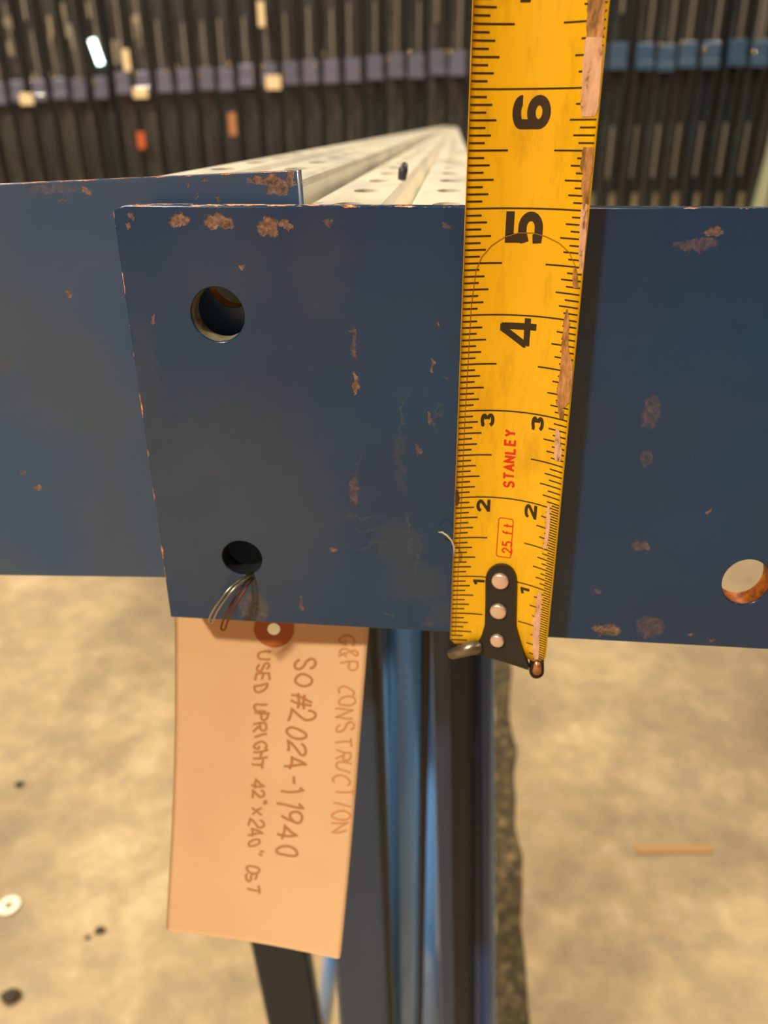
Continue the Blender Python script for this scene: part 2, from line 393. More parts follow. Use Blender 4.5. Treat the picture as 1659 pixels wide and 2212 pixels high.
outl = [(AL, HB), (AR, HB), (AR, HT)]+[(AL+cr*(1-math.sin(a)), HT-cr*(1-math.cos(a))) for a in [math.pi/2*k/4 for k in range(5)]]
outl = [(AL, HB), (AR, HB), (AR, HT), (AL+.13, HT+.012), (AL+.05, HT-.01), (AL, HT-.05)]
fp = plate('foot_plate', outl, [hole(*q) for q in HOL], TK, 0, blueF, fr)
rimM = mat('bare_hole_wall', (176, 166, 138), .4, .2); rimR = mat('rusty_hole_wall', (190, 106, 34), .5, .4)
for M_ in (rimM, rimR):
    t, b = nt(M_); v = objc(t); n1 = noise(t, v, 220, 4, .7); bc = tuple(b.inputs['Base Color'].default_value)
    t.links.new(mix(t, ramp(t, n1.outputs[0], [(.4, (0, 0, 0)), (.65, (255, 255, 255))]), bc, tuple(x*.25 for x in bc[:3])+(1,)), b.inputs['Base Color'])
for q, mm in zip(HOL, (rimM, dark_in, rimR)): rim('hole_rim', *(q[0], q[1], q[2]-.003, q[3]-.003), TK, 0, mm, fp)

# left plate, a little behind and turned a little
OFF2 = .62
A_, B_, C_, D_ = [onp(*q, OFF2) for q in ((0, 398), (641, 369), (0, 1243), (352, 1246))]
ang = math.atan2(B_[1]-A_[1], B_[0]-A_[0]); ul = Vector((math.cos(ang), math.sin(ang))); vl = Vector((-ul.y, ul.x))
TK2 = .25
lp = empty('rack_upright', Wd(P0+TT*B_[0]+Vector((0, 0, B_[1]))+NN*OFF2)); 
lp.rotation_mode = 'QUATERNION'
Rm = Matrix((Vector((TT.x*ul.x, TT.y*ul.x, ul.y)), NN, Vector((TT.x*vl.x, TT.y*vl.x, vl.y)))).transposed()
lp.rotation_quaternion = Rm.to_quaternion()
tag(lp, 'blue rack upright lying down, its foot plate at the left, behind the nearer plate', 'rack upright')
HH2 = (Vector(A_)-Vector(C_)).dot(vl)
def onp2(x, y):
    q = Vector(onp(x, y, OFF2))-Vector(B_); return q.dot(ul), q.dot(vl)
def spots2(lst):
    out = []
    for x, y, rx, ry, st in lst:
        a, h = onp2(x, y); a2, _ = onp2(x+rx, y); _, hh = onp2(x, y+ry); out.append((a, h, abs(a2-a), abs(hh-h), st))
    return out
left_chips = spots2([(575, 388, 44, 12, 1), (600, 404, 30, 18, .9), (630, 385, 12, 26, .9), (187, 413, 11, 9, .9), (146, 635, 7, 8, .9), (52, 1024, 6, 5, .9), (80, 1053, 12, 7, .9), (441, 390, 5, 6, 1), (404, 402, 4, 4, 1),
    (470, 432, 5, 5, 1), (120, 408, 70, 12, .25), (424, 420, 4, 6, .6), (136, 432, 18, 4, .4)])
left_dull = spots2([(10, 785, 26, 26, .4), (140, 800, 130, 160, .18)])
blueL = paint('blue_plate_paint_left', (62, 82, 108), left_chips, left_dull, [(2, 1, .02)], .36, (44, 80, 118))  # greyer base puts the reflected floor and wall into the colour
hb = onp2(500, 607)
hz = -HH2
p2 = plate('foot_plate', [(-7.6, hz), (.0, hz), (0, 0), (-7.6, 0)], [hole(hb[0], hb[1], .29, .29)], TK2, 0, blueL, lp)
rim('hole_rim', hb[0], hb[1], .287, .287, TK2, 0, rimR, p2)

# ------------------------------------------------------------------ lying perforated columns
CD = Vector((.0832, 1, 0)).normalized(); CS = Vector((CD.y, -CD.x, 0))
def column(x_c, y_c, z_top, hw, row, parent, length=238.):
    root = parent
    mw = parent.matrix_basis.inverted() if False else None
    O = Vector((x_c, y_c, z_top))
    def P(s, l, z): return Wd(O+CS*s+CD*l+Vector((0, 0, z)))
    inv = None
    vs, fs = [], []
    def quad(*ps):
        b0 = len(vs); vs.extend(ps); fs.append(tuple(range(b0, b0+len(ps))))
    g = .11; npitch = int(length/2)
    strips = [(-hw+.1, -g-.07), (g+.07, hw-.1)]
    for (sa, sb), rx in zip(strips, (-row, row)):
        for i in range(npitch):
            y0, y1 = i*2., i*2.+2
            if i < 70:
                out = [(sa, y0), (sa+(sb-sa)*.33, y0), (sa+(sb-sa)*.67, y0), (sb, y0), (sb, y0+.66), (sb, y0+1.33), (sb, y1), (sa+(sb-sa)*.67, y1), (sa+(sb-sa)*.33, y1), (sa, y1), (sa, y0+1.33), (sa, y0+.66)]
                cx, cy = rx, y0+.5
                inn = []
                for (ox, oy) in out:
                    a = math.atan2((oy-cy)/1.4, ox-cx); r = .18
                    inn.append((cx+r*math.cos(a), cy+r*1.5*math.sin(a)*(1 if math.sin(a) < 0 else 1.25)))
                b0 = len(vs)
                vs.extend(P(a, c, 0) for a, c in out); vs.extend(P(a, c, 0) for a, c in inn); vs.extend(P(a, c, -.11) for a, c in inn)
                for k in range(12):
                    k2 = (k+1) % 12
                    fs.append((b0+k, b0+k2, b0+12+k2, b0+12+k)); fs.append((b0+12+k, b0+12+k2, b0+24+k2, b0+24+k))
            else: quad(P(sa, y0, 0), P(sb, y0, 0), P(sb, y1, 0), P(sa, y1, 0))
    L = npitch*2.
    sec = [(-hw, -2.9), (-hw, -.1), (-hw+.03, -.03), (-hw+.1, 0)]
    for a, c in zip(sec, sec[1:]): quad(P(a[0], 0, a[1]), P(a[0], L, a[1]), P(c[0], L, c[1]), P(c[0], 0, c[1])); quad(P(-a[0], L, a[1]), P(-a[0], 0, a[1]), P(-c[0], 0, c[1]), P(-c[0], L, c[1]))
    gr = [(-g-.07, 0), (-g, -.07), (-g+.04, -.3), (g-.04, -.3), (g, -.07), (g+.07, 0)]
    for a, c in zip(gr, gr[1:]): quad(P(a[0], 0, a[1]), P(a[0], L, a[1]), P(c[0], L, c[1]), P(c[0], 0, c[1]))
    quad(P(-hw, 0, -2.9), P(hw, 0, -2.9), P(hw, L, -2.9), P(-hw, L, -2.9))
    quad(P(-hw, L, -2.9), P(hw, L, -2.9), P(hw-.1, L, 0), P(-hw+.1, L, 0))
    me = bpy.data.meshes.new('column'); me.from_pydata([tuple(v) for v in vs], [], fs); me.update()
    o = link('column', me, cream, parent)
    bpy.context.view_layer.update()
    o.matrix_parent_inverse = parent.matrix_world.inverted()
    return o
column(.12, 8.56, -.765, 1.02, .53, fr)
column(-1.86, 9.28, -.53, .93, .5, lp)
# cross braces between column and ground side, hidden in the stack: short horizontal braces
# orange chalk mark and a dark clip lying on the near column
clip_m = mat('dark_rubber_clip', (36, 40, 48), .5)
p = Vector((.12, 8.56, -.765))+CS*(.0)+CD*3.4
bm = bmesh.new(); 
c0 = at(868, 398, 12.3)
tube(bm, [Wd((c0.x, 12.3, -.70)), Wd((c0.x+.02, 12.35, -.58)), Wd((c0.x+.05, 12.4, -.50))], [.06*S, .07*S, .04*S], 10)
tag(bmobj('safety_clip', bm, clip_m, None, True), 'small dark clip sitting on the pale perforated column left of the tape', 'clip')

# ------------------------------------------------------------------ the stand under the stack
lblue = mat('lit_light_blue_tube', (104, 166, 238), .18, 0, .8)  # lightened base: light on the tubes is put into the colour
dblue = mat('shaded_blue_channel', (44, 64, 94), .42, 0, .2)  # darkened base: shade on the posts is put into the colour
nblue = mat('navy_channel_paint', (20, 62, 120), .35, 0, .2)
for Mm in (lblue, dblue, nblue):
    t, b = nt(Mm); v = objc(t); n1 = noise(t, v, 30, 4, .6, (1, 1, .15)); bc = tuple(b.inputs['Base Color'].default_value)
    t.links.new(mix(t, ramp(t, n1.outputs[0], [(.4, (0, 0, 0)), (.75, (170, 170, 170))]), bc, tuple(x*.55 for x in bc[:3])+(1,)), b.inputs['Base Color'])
st = empty('steel_stand', (0.03, .36, 0))
tag(st, 'blue steel stand of channels and tubes carrying the stacked uprights, seen below the plates', 'stand')
def line(x1, x2, Y):            # member axis through two pixels (rows 1370 and 2212) at depth Y (m), from floor to the stack's underside
    a, c = at(x1, 1370, Y/S), at(x2, 2212, Y/S); a, c = Wd(a), Wd(c)
    d = (a-c)/(a.z-c.z)
    return c+d*(-c.z), a+d*(ZTOP-a.z)
ZTOP = HC-(3.70)*S
def member(name, x1, x2, Y, prof, M):
    p0, p1 = line(x1, x2, Y); bm = bmesh.new()
    prism(bm, [(a*.001, c*.001) for a, c in prof], p0-st.location, p1-st.location, Vector((1, 0, 0)), Vector((0, 1, 0)))
    return bmobj(name, bm, M, st)
# open channel, mouth to the camera
chan = lambda w, d, tk: [(-w/2, 0), (-w/2+tk, 0), (-w/2+tk, d-tk), (w/2-tk, d-tk), (w/2-tk, 0), (w/2, 0), (w/2, d), (-w/2, d)]
rectp = lambda w, d, r=1.5: [(-w/2+r, 0), (w/2-r, 0), (w/2, r), (w/2, d-r), (w/2-r, d), (-w/2+r, d), (-w/2, d-r), (-w/2, r)]
lipc = [(-16, 0), (-7, 0), (-7, 2), (-14, 2), (-14, 20), (12, 20), (12, 2), (8, 2), (8, 0), (16, 0), (16, 22), (-16, 22)]
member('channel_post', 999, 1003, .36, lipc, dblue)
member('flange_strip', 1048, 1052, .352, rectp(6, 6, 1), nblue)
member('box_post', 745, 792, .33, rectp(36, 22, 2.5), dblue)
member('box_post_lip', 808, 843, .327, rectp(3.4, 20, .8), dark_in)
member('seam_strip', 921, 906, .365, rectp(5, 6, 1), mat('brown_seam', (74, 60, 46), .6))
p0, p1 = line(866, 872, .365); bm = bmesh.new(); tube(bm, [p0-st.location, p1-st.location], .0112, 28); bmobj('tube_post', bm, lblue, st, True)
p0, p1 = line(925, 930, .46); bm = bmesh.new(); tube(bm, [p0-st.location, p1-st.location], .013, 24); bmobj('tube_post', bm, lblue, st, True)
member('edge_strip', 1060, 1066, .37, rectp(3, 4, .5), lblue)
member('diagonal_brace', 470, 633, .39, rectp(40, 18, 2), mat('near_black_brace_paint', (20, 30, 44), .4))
# thin brace leaning the other way
a, c = Wd(at(716, 2075, .5/S)), Wd(at(698, 2212, .5/S)); d = (a-c)/(a.z-c.z)
bm = bmesh.new(); tube(bm, [c+d*(-c.z)-st.location, c+d*(.55-c.z)-st.location], .0085, 16); bmobj('tube_brace', bm, lblue, st, True)
# head rail that the stack rests on and a foot rail
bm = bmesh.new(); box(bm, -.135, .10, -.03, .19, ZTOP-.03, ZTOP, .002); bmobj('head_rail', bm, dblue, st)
bm = bmesh.new(); box(bm, -.2, .12, -.05, .03, 0, .03, .002); bmobj('foot_rail', bm, dblue, st)

# ------------------------------------------------------------------ measuring tape
XLt, DLt = .7863, 8.078
XRt, kx, DRt, kd = 1.872, .004, 7.742, .022
def edge_r(v): return XRt+kx*(v-3), DRt+kd*(v-3)
def Tp(u, v, off=0):            # u -.61..+.61 across, v height in inches; off toward the viewer
    xr, dr = edge_r(v); ch = Vector((xr-XLt, dr-DLt, 0)); s = (u+.61)/1.22
    flat = min(1, max(.55, .55+v*.25)); sag = .165*flat
    nrm = Vector((-ch.y, ch.x, 0)).normalized()            # away from the viewer
    q = 4*s*(1-s); slope = 4*(1-2*s)*sag/ch.length
    p = Vector((XLt, DLt, v-H0))+ch*s+nrm*(q*sag)
    nn = (nrm-ch.normalized()*slope).normalized()
    return p-nn*off
def proj(p):
    z = p.dot(FW); return 829.5+F*p.dot(RT)/z, 1106-F*p.dot(UP)/z
def uv(x, y):                   # pixel -> (u, v) on the blade
    u, v = 0., 3.
    for _ in range(25):
        a = proj(Tp(u, v)); ex, ey = x-a[0], y-a[1]
        b1 = proj(Tp(u+1e-4, v)); b2 = proj(Tp(u, v+1e-4))
        j = ((b1[0]-a[0])*1e4, (b2[0]-a[0])*1e4, (b1[1]-a[1])*1e4, (b2[1]-a[1])*1e4); dt = j[0]*j[3]-j[1]*j[2]
        u += (ex*j[3]-ey*j[1])/dt; v += (ey*j[0]-ex*j[2])/dt
        u = max(-.9, min(.9, u)); v = max(-1, min(10, v))
    return u, v
tape = empty('measuring_tape', Wd((1.3, 7.95, -H0)))
tag(tape, 'yellow steel measuring tape hooked under the blue foot plate, black numerals 3 to 6', 'tape measure')
def tmesh(name, vs, fs, M, parent=None, smooth=False):
    pr = parent or tape; off = tape.location
    return mesh(name, [Wd(v)-off for v in vs], fs, M, pr, smooth)
VT = 9.5
vs, fs = [], []; NU = 20
vv = [.03+i*(VT-.03)/60 for i in range(61)]
for sd in (0, -.012):
    for v in vv:
        for i in range(NU+1):
            u = -.61+1.22*i/NU; v2 = v
            if v == vv[0]: v2 = v+max(0, (abs(u)-.52))*1.1
            vs.append(Tp(u, v2, sd))
n1 = len(vv)*(NU+1)
for j in range(len(vv)-1):
    for i in range(NU):
        q = j*(NU+1)+i; fs.append((q, q+1, q+NU+2, q+NU+1)); fs.append((n1+q, n1+q+NU+1, n1+q+NU+2, n1+q+1))
for j in range(len(vv)-1):
    for i in (0, NU):
        q = j*(NU+1)+i; r_ = (q, q+NU+1, n1+q+NU+1, n1+q); fs.append(r_ if i else r_[::-1])
for i in range(NU): fs.append((i+1, i, n1+i, n1+i+1))
tmesh('blade', vs, fs, yel, None, True)
EP = .0035
mp = lambda off: (lambda u, v: Tp(u, v, off))
# printed ticks
vs, fs = [], []
def tick(u0, u1, v, wd=.016): stroke(vs, fs, [(u0, v), (u1, v)], wd, mp(EP), .08)
for k in range(2, int(VT*32)):
    v = k/32
    if k % 32 == 0:
        if v > .5: tick(-.6, .6, v, .014)
        continue
    L = {16: .37, 8: .245, 24: .245}.get(k % 32) or (.2 if k % 4 == 0 else .145 if k % 2 == 0 else .085)
    if k % 2 == 0: tick(-.6, -.6+L, v)
    if k % 2 == 0 or v < 2.05:
        tick(.6-L*1.02, .6, v, .014)
tmesh('tick_marks', vs, fs, ink)['kind'] = 'stuff'
# numerals: glyph x -> up the tape, glyph y -> to the left
def glyph(vs, fs, ch, uc, v0, hu, wv, wd, off=EP, slant=0):
    sx = max(p[0] for st_ in G[ch] for p in st_) or .6
    for st_ in G[ch]:
        pts = [(uc+hu/2-p[1]*hu, v0+(p[0]/sx)*wv+slant*p[1]) for p in st_]
        stroke(vs, fs, pts, wd, mp(off), .03)
BOLD = {
 '6': [[(.80, .98)]+[(.80, .76)], ],
}
def numeral(ch, uc, v0, hu, wv, wd, off=EP):
    vs, fs = [], []
    i = wd/2
    # bold glyph drawn in inches: X along v (0..wv), Yg 0..hu upward (toward -u)
    def m2(pts): return [(uc+hu/2-y, v0+x) for x, y in pts]
    w_, h_ = wv, hu
    if ch == '6':
        P = [m2(circ(w_/2, h_*.31, w_/2-i, h_*.31-i, 0, 360, 28)), m2([(i, h_*.31), (i, h_*.76)]+circ(w_/2, h_*.76, w_/2-i, h_*.24-i, 180, 0, 14)+[(w_-i, h_*.745)])]
    elif ch == '5':
        P = [m2([(w_, h_-i), (i*.9, h_-i), (i*.9, h_*.47)]), m2([(0.0, h_*.47)]+[(w_*.35, h_*.55)]+circ(w_*.48, h_*.33, w_*.52-i, h_*.33-i, 95, -95, 18)+[(w_*.25, i), (i*.9, h_*.12), (i*.8, h_*.26)])]
    elif ch == '4':
        P = [m2([(w_*.70, 0), (w_*.70, h_)]), m2([(w_*.78, h_-i*.55), (w_*.6, h_-i*.55), (i*.45, h_*.32), (i*.45, h_*.28)]), m2([(0, h_*.26), (w_, h_*.26)])]
    elif ch == '7':
        P = [m2([(0, h_-i), (w_-i, h_-i), (w_*.35, 0)])]
    elif ch == '3':
        P = [m2([(i*.8, h_*.72), (i, h_*.82)]+circ(w_*.5, h_*.74, w_*.5-i*1.1, h_*.26-i, 140, -80, 14)), m2(circ(w_*.5, h_*.29, w_*.5-i, h_*.29-i, 80, -170, 16)+[(i*.8, h_*.3)])]
    elif ch == '2':
        P = [m2([(i*.8, h_*.66)]+circ(w_*.5, h_*.7, w_*.5-i, h_*.3-i, 170, -25, 12)+[(i, i*1.2)]), m2([(0, i), (w_, i)])]
    elif ch == '1':
        P = [m2([(w_*.62, 0), (w_*.62, h_)]), m2([(0, h_*.72), (w_*.62, h_-i)])]
    for p in P: stroke(vs, fs, p, wd, mp(off), .03)
    tmesh('numeral', vs, fs, ink)
def numpx(ch, x0, x1, y0, y1, wd):
    a = uv(x0, y1); b_ = uv(x1, y0); c_ = uv(x0, y0); d_ = uv(x1, y1)
    u0 = (a[0]+c_[0])/2; u1 = (b_[0]+d_[0])/2; v0 = (a[1]+d_[1])/2; v1 = (b_[1]+c_[1])/2
    numeral(ch, (u0+u1)/2, v0, u1-u0, v1-v0, wd)
numpx('6', 1107, 1190, 205, 279, .082)
numpx('5', 1092, 1173, 457, 524, .084)
numpx('4', 1083, 1158, 687, 747, .066)
numpx('3', 1038, 1068, 893, 921, .036); numpx('3', 1148, 1175, 900, 930, .036)
numpx('2', 1029, 1059, 1079, 1105, .036); numpx('2', 1133, 1160, 1090, 1120, .036)
numpx('1', 1022, 1047, 1250, 1262, .034); numpx('1', 1124, 1144, 1266, 1283, .034)
numeral('7', -.02, 6.66, .34, .30, .094)
# red lettering
def word(name, s, xa, ya, xb, yb, hgt, wd, M, off=EP, gap=.24, slant=0):
    a, c_ = uv(xa, ya), uv(xb, yb)          # baseline start and end
    ws = [.62 if ch != ' ' else .3 for ch in s]; tot = sum(ws)+gap*(len(s)-1); k = (c_[1]-a[1])/tot; x = 0
    vs, fs = [], []
    for ch, w_ in zip(s, ws):
        if ch != ' ':
            for st_ in G[ch]:
                stroke(vs, fs, [(a[0]+(c_[0]-a[0])*x/tot-p[1]*hgt, a[1]+(x+p[0])*k+slant*p[1]) for p in st_], wd, mp(off), .03)
        x += w_+gap
    return tmesh(name, vs, fs, M)
word('brand_lettering', 'STANLEY', 1109, 1053, 1113, 930, .112, .026, redink, gap=.3)
word('length_lettering', '25 ft', 1105, 1196, 1108, 1130, .115, .019, redink, gap=.28)
vs, fs = [], []
pa, pb = uv(1072, 1201), uv(1109, 1122)
r_ = .025; u0, u1, v0, v1 = pa[0], pb[0], pa[1], pb[1]
rb = circ(u1-r_, v1-r_, r_, r_, 0, 90, 4)+circ(u0+r_, v1-r_, r_, r_, 90, 180, 4)+circ(u0+r_, v0+r_, r_, r_, 180, 270, 4)+circ(u1-r_, v0+r_, r_, r_, 270, 360, 4); rb.append(rb[0])
stroke(vs, fs, rb, .011, mp(EP), .04); tmesh('length_frame', vs, fs, redink)
# edge of the clear protective film: an arch and two legs
vs, fs = [], []
arch = [uv(x, y) for x, y in ((1028, 585), (1040, 555), (1062, 530), (1090, 512), (1120, 503), (1150, 503), (1180, 511), (1208, 525), (1230, 545), (1243, 575))]
stroke(vs, fs, arch, .008, mp(EP+.0015), .03)
stroke(vs, fs, [arch[0], (-.52, 4.1), (-.54, 3), (-.545, 1.5), (-.55, .2)], .006, mp(EP+.0015), .2)
tmesh('film_edge', vs, fs, scr_m)
# worn patches along the right edge where the coating has peeled
def patch(px, M, jit=2.2, off=EP+.002, name='worn_patch'):
    pts = []
    for (x0, y0), (x1, y1) in zip(px, px[1:]+px[:1]):
        n = max(1, int(math.dist((x0, y0), (x1, y1))/9))
        for k in range(n): pts.append((x0+(x1-x0)*k/n+random.uniform(-jit, jit)*(k > 0), y0+(y1-y0)*k/n+random.uniform(-jit, jit)*.6*(k > 0)))
    bm = bmesh.new(); vv_ = []
    for x, y in pts:
        u, v = uv(x, y); vv_.append(bm.verts.new(Wd(Tp(min(u, .612), v, off))-tape.location))
    f = bm.faces.new(vv_); bmesh.ops.triangulate(bm, faces=[f], ngon_method='EAR_CLIP')
    return bmobj(name, bm, M, tape)
def strip_patch(rows, M, off=EP+.002, jit=1.6):
    """patch given as rows (y, xleft, xright) in picture rows; a quad strip that follows the blade"""
    vs, fs = [], []; R2 = []
    for (y0, a0, b0), (y1, a1, b1) in zip(rows, rows[1:]):
        n = max(1, int((y1-y0)/7))
        for k in range(n): s = k/n; R2.append((y0+(y1-y0)*s, a0+(a1-a0)*s+random.uniform(-jit, jit), b0+(b1-b0)*s+random.uniform(-jit, jit)*.6))
    R2.append(rows[-1])
    for y, a, c_ in R2:
        for j in range(4):
            u, v = uv(a+(c_-a)*j/3, y); vs.append(Tp(min(u, .612), v, off))
    for i in range(len(R2)-1):
        for j in range(3): q = i*4+j; fs.append((q, q+1, q+5, q+4))
    return tmesh('worn_patch', vs, fs, M)
strip_patch([(-60, 1272, 1320), (0, 1270, 1309), (30, 1268, 1307), (80, 1267, 1303)], dirty_wear)
strip_patch([(80, 1267, 1303), (110, 1262, 1302), (150, 1258, 1300), (200, 1256, 1296), (240, 1254, 1292), (252, 1258, 1284)], wear)
strip_patch([(318, 1262, 1284), (330, 1257, 1282), (360, 1254, 1280), (375, 1258, 1279)], dirty_wear)
strip_patch([(364, 1262, 1278), (400, 1256, 1276), (440, 1258, 1272)], dirty_wear)
strip_patch([(440, 1257, 1270), (500, 1252, 1268), (540, 1250, 1265), (590, 1254, 1260)], wear)
strip_patch([(578, 1240, 1246), (600, 1236, 1248), (622, 1239, 1250)], dirty_wear, jit=.8)
strip_patch([(668, 1223, 1227), (700, 1218, 1232), (720, 1215, 1229), (750, 1214, 1228), (790, 1211, 1238), (830, 1206, 1236), (870, 1202, 1230), (885, 1206, 1214)], dirty_wear)
strip_patch([(886, 1206, 1220), (905, 1210, 1218)], dirty_wear)
strip_patch([(925, 1200, 1208), (945, 1198, 1210), (975, 1198, 1215), (996, 1200, 1213)], wear)
strip_patch([(1092, 1183, 1187), (1120, 1180, 1189), (1150, 1178, 1187), (1185, 1174, 1181)], wear, jit=1.2)
strip_patch([(1280, 1163, 1170), (1310, 1157, 1170), (1345, 1152, 1168), (1375, 1150, 1166), (1400, 1152, 1166), (1424, 1154, 1163)], wear, jit=2)
# smudges around 5 and dirt at the left edge
strip_patch([(1058, 984, 989), (1078, 984, 993), (1092, 984, 988)], mat('tape_grime', (84, 56, 14), .6), jit=.6)

# hook
hook = empty('hook', (0, 0, 0)); hook.parent = tape
def hk(name, vs, fs, M, par=None, smooth=False): return tmesh(name, vs, fs, M, par or hook, smooth)
HOF = .03
neck = [(1018, 1403), (1030, 1390), (1041, 1370), (1048, 1345), (1049, 1300), (1049, 1250)]+[(1083-34*math.cos(math.radians(a)), 1250-34*math.sin(math.radians(a))) for a in range(12, 180, 14)]+[(1117, 1250), (1116, 1300), (1115, 1345), (1121, 1368), (1128, 1392), (1136, 1415), (1146, 1438), (1122, 1430), (1095, 1421), (1050, 1408)]
pn = [uv(x, y) for x, y in neck]
ctr = uv(1083, 1300)
bm = bmesh.new()
fr_ = [bm.verts.new(Wd(Tp(u, v, HOF+.02))-tape.location) for u, v in pn]
bk_ = [bm.verts.new(Wd(Tp(u, v, .004))-tape.location) for u, v in pn]
f = bm.faces.new(fr_); bmesh.ops.triangulate(bm, faces=[f])
for k in range(len(pn)): k2 = (k+1) % len(pn); bm.faces.new((fr_[k], bk_[k], bk_[k2], fr_[k2]))
hp = bmobj('hook_plate', bm, blackm, hook)
# lip folded back under the plate edge
bm = bmesh.new(); lipp = [uv(x, y) for x, y in ((1016, 1402), (1050, 1408), (1095, 1421), (1146, 1438))]
A = [Wd(Tp(u, v, HOF+.02))-tape.location for u, v in lipp]
for (q0, q1) in zip(A, A[1:]):
    e = Vector((0, .16*S, -.02*S)); dn = Vector((0, 0, -.035*S))
    vs_ = [bm.verts.new(x) for x in (q0, q1, q1+e, q0+e, q0+dn, q1+dn, q1+e+dn, q0+e+dn)]
    for ff in ((0, 1, 2, 3), (4, 7, 6, 5), (0, 4, 5, 1), (1, 5, 6, 2), (2, 6, 7, 3), (3, 7, 4, 0)): bm.faces.new([vs_[i] for i in ff])
bmobj('hook_lip', bm, blackm, hook)
def ear(pa, pb, ra, rb, da, db, M, name='hook_ear', thick=.05):
    """flat rounded tab between two pixels, at given depths"""
    a, c_ = at(*pa, da), at(*pb, db); ax = (c_-a); L = ax.length; ax.normalize()
    nrm = Vector((0, -.75, .45)).normalized(); nrm = (nrm-ax*nrm.dot(ax)).normalized(); sd = ax.cross(nrm)
    prof = [(0-ra*math.sin(t_), ra*math.cos(t_)) for t_ in [math.pi*k/8 for k in range(9)]]
    prof = [(x, y) for x, y in prof]+[(L+rb*math.sin(t_), -rb*math.cos(t_)) for t_ in [math.pi*k/10 for k in range(11)]]
    bm = bmesh.new()
    A = [bm.verts.new(Wd(a+ax*x+sd*y+nrm*thick/2)-tape.location) for x, y in prof]
    B = [bm.verts.new(Wd(a+ax*x+sd*y-nrm*thick/2)-tape.location) for x, y in prof]
    bm.faces.new(A); bm.faces.new(B[::-1])
    for k in range(len(prof)): k2 = (k+1) % len(prof); bm.faces.new((A[k], B[k], B[k2], A[k2]))
    es = [e for e in bm.edges if abs(e.calc_face_angle(0) or 0) > .8]
    bmesh.ops.bevel(bm, geom=es, offset=.012*S, segments=2, affect='EDGES')
    return bmobj(name, bm, M, hook, True)
DH = 8.0
ear((1026, 1398), (979, 1412), .085, .065, 7.97, 8.0, dullst)
ear((1160, 1395), (1159, 1450), .075, .085, 7.84, 7.80, blackm)
ear((1161, 1436), (1160, 1449), .045, .052, 7.755, 7.745, mat('worn_copper_tip', (206, 150, 104), .35, .8), 'worn_tip', .03)
# rivets
for x, y, r in ((1083, 1249, .098), (1079, 1314, .096), (1077, 1377, .083)):
    u, v = uv(x, y); c_ = Tp(u, v, HOF+.022); nn = (Tp(u, v, .1)-Tp(u, v, 0)).normalized(); e1 = nn.cross(Vector((0, 0, 1))).normalized(); e2 = nn.cross(e1)
    bm = bmesh.new(); rg = []
    for rr, hh in ((1, 0), (1, .03), (.96, .042), (.86, .05), (.5, .055), (.2, .057)):
        rg.append([bm.verts.new(Wd(c_+(e1*math.cos(a)+e2*math.sin(a))*r*rr+nn*hh)-tape.location) for a in [2*math.pi*k/28 for k in range(28)]])
    for A, B in zip(rg, rg[1:]):
        for k in range(28): bm.faces.new((A[k], A[(k+1) % 28], B[(k+1) % 28], B[k]))
    bm.faces.new(rg[-1]); bmobj('rivet', bm, chrome, hp, True)
# a stray fibre at the tape's left edge
bm = bmesh.new()
tube(bm, [Wd(at(x, y, d_)) for x, y, d_ in ((948, 1150, 8.12), (956, 1150, 8.05), (966, 1157, 8.0), (976, 1168, 8.0), (981, 1182, 7.98), (982, 1200, 8.0))], .011*S, 6)
tag(bmobj('fibre', bm, mat('pale_fibre', (190, 180, 150), .8), None, True), 'short pale fibre caught on the left edge of the yellow tape', 'fibre')

# ------------------------------------------------------------------ hanging tag
tg = empty('hang_tag', Wd(at(590, 1340, 8.9)))
tag(tg, 'manila paper tag with faded handwriting hanging below the blue foot plates', 'tag')
K = [at(377, 1288, 9.12), at(801, 1306, 8.86), at(358, 2012, 8.22), at(735, 2073, 7.76)]
def Cd(s, q, off=0):
    p = (K[0]*(1-s)+K[1]*s)*(1-q)+(K[2]*(1-s)+K[3]*s)*q
    n = (K[1]-K[0]).cross(K[2]-K[0]).normalized()
    if n.y > 0: n = -n                      # toward the viewer
    bow = -.16*math.sin(math.pi*q)*(1)-.06*math.sin(math.pi*s)+.05*math.sin(2*math.pi*q)*s
    return p+n*(bow+off)
def cs(x, y):
    s, q = .5, .5
    for _ in range(20):
        a = proj(Cd(s, q)); ex, ey = x-a[0], y-a[1]
        b1 = proj(Cd(s+1e-4, q)); b2 = proj(Cd(s, q+1e-4))
        j = ((b1[0]-a[0])*1e4, (b2[0]-a[0])*1e4, (b1[1]-a[1])*1e4, (b2[1]-a[1])*1e4); dt = j[0]*j[3]-j[1]*j[2]
        s += (ex*j[3]-ey*j[1])/dt; q += (ey*j[0]-ex*j[2])/dt
    return s, q
CW, CL = (K[1]-K[0]).length, (K[2]-K[0]).length
hc = cs(592, 1358); RO_, RI_ = .27, .085
def gmesh(name, vs, fs, M, smooth=True, par=None): return mesh(name, [Wd(v)-tg.location for v in vs], fs, M, par or tg, smooth)
vs, fs = [], []; NS, NQ = 40, 76
for off in (0, -.012):
    for j in range(NQ+1):
        for i in range(NS+1):
            s, q = i/NS, j/NQ
            # softened corners
            if j in (0, NQ) and i in (0, NS): s = min(max(s, .006), .994); q = min(max(q, .003), .997)
            vs.append(Cd(s, q, off))
n1 = (NS+1)*(NQ+1)
def inhole(i, j): return math.hypot(((i+.5)/NS-hc[0])*CW, ((j+.5)/NQ-hc[1])*CL) < (RO_+RI_)/2
cells = {(i, j) for i in range(NS) for j in range(NQ) if not inhole(i, j)}
for (i, j) in cells:
    q = j*(NS+1)+i; fs.append((q, q+NS+1, q+NS+2, q+1)); fs.append((n1+q, n1+q+1, n1+q+NS+2, n1+q+NS+1))
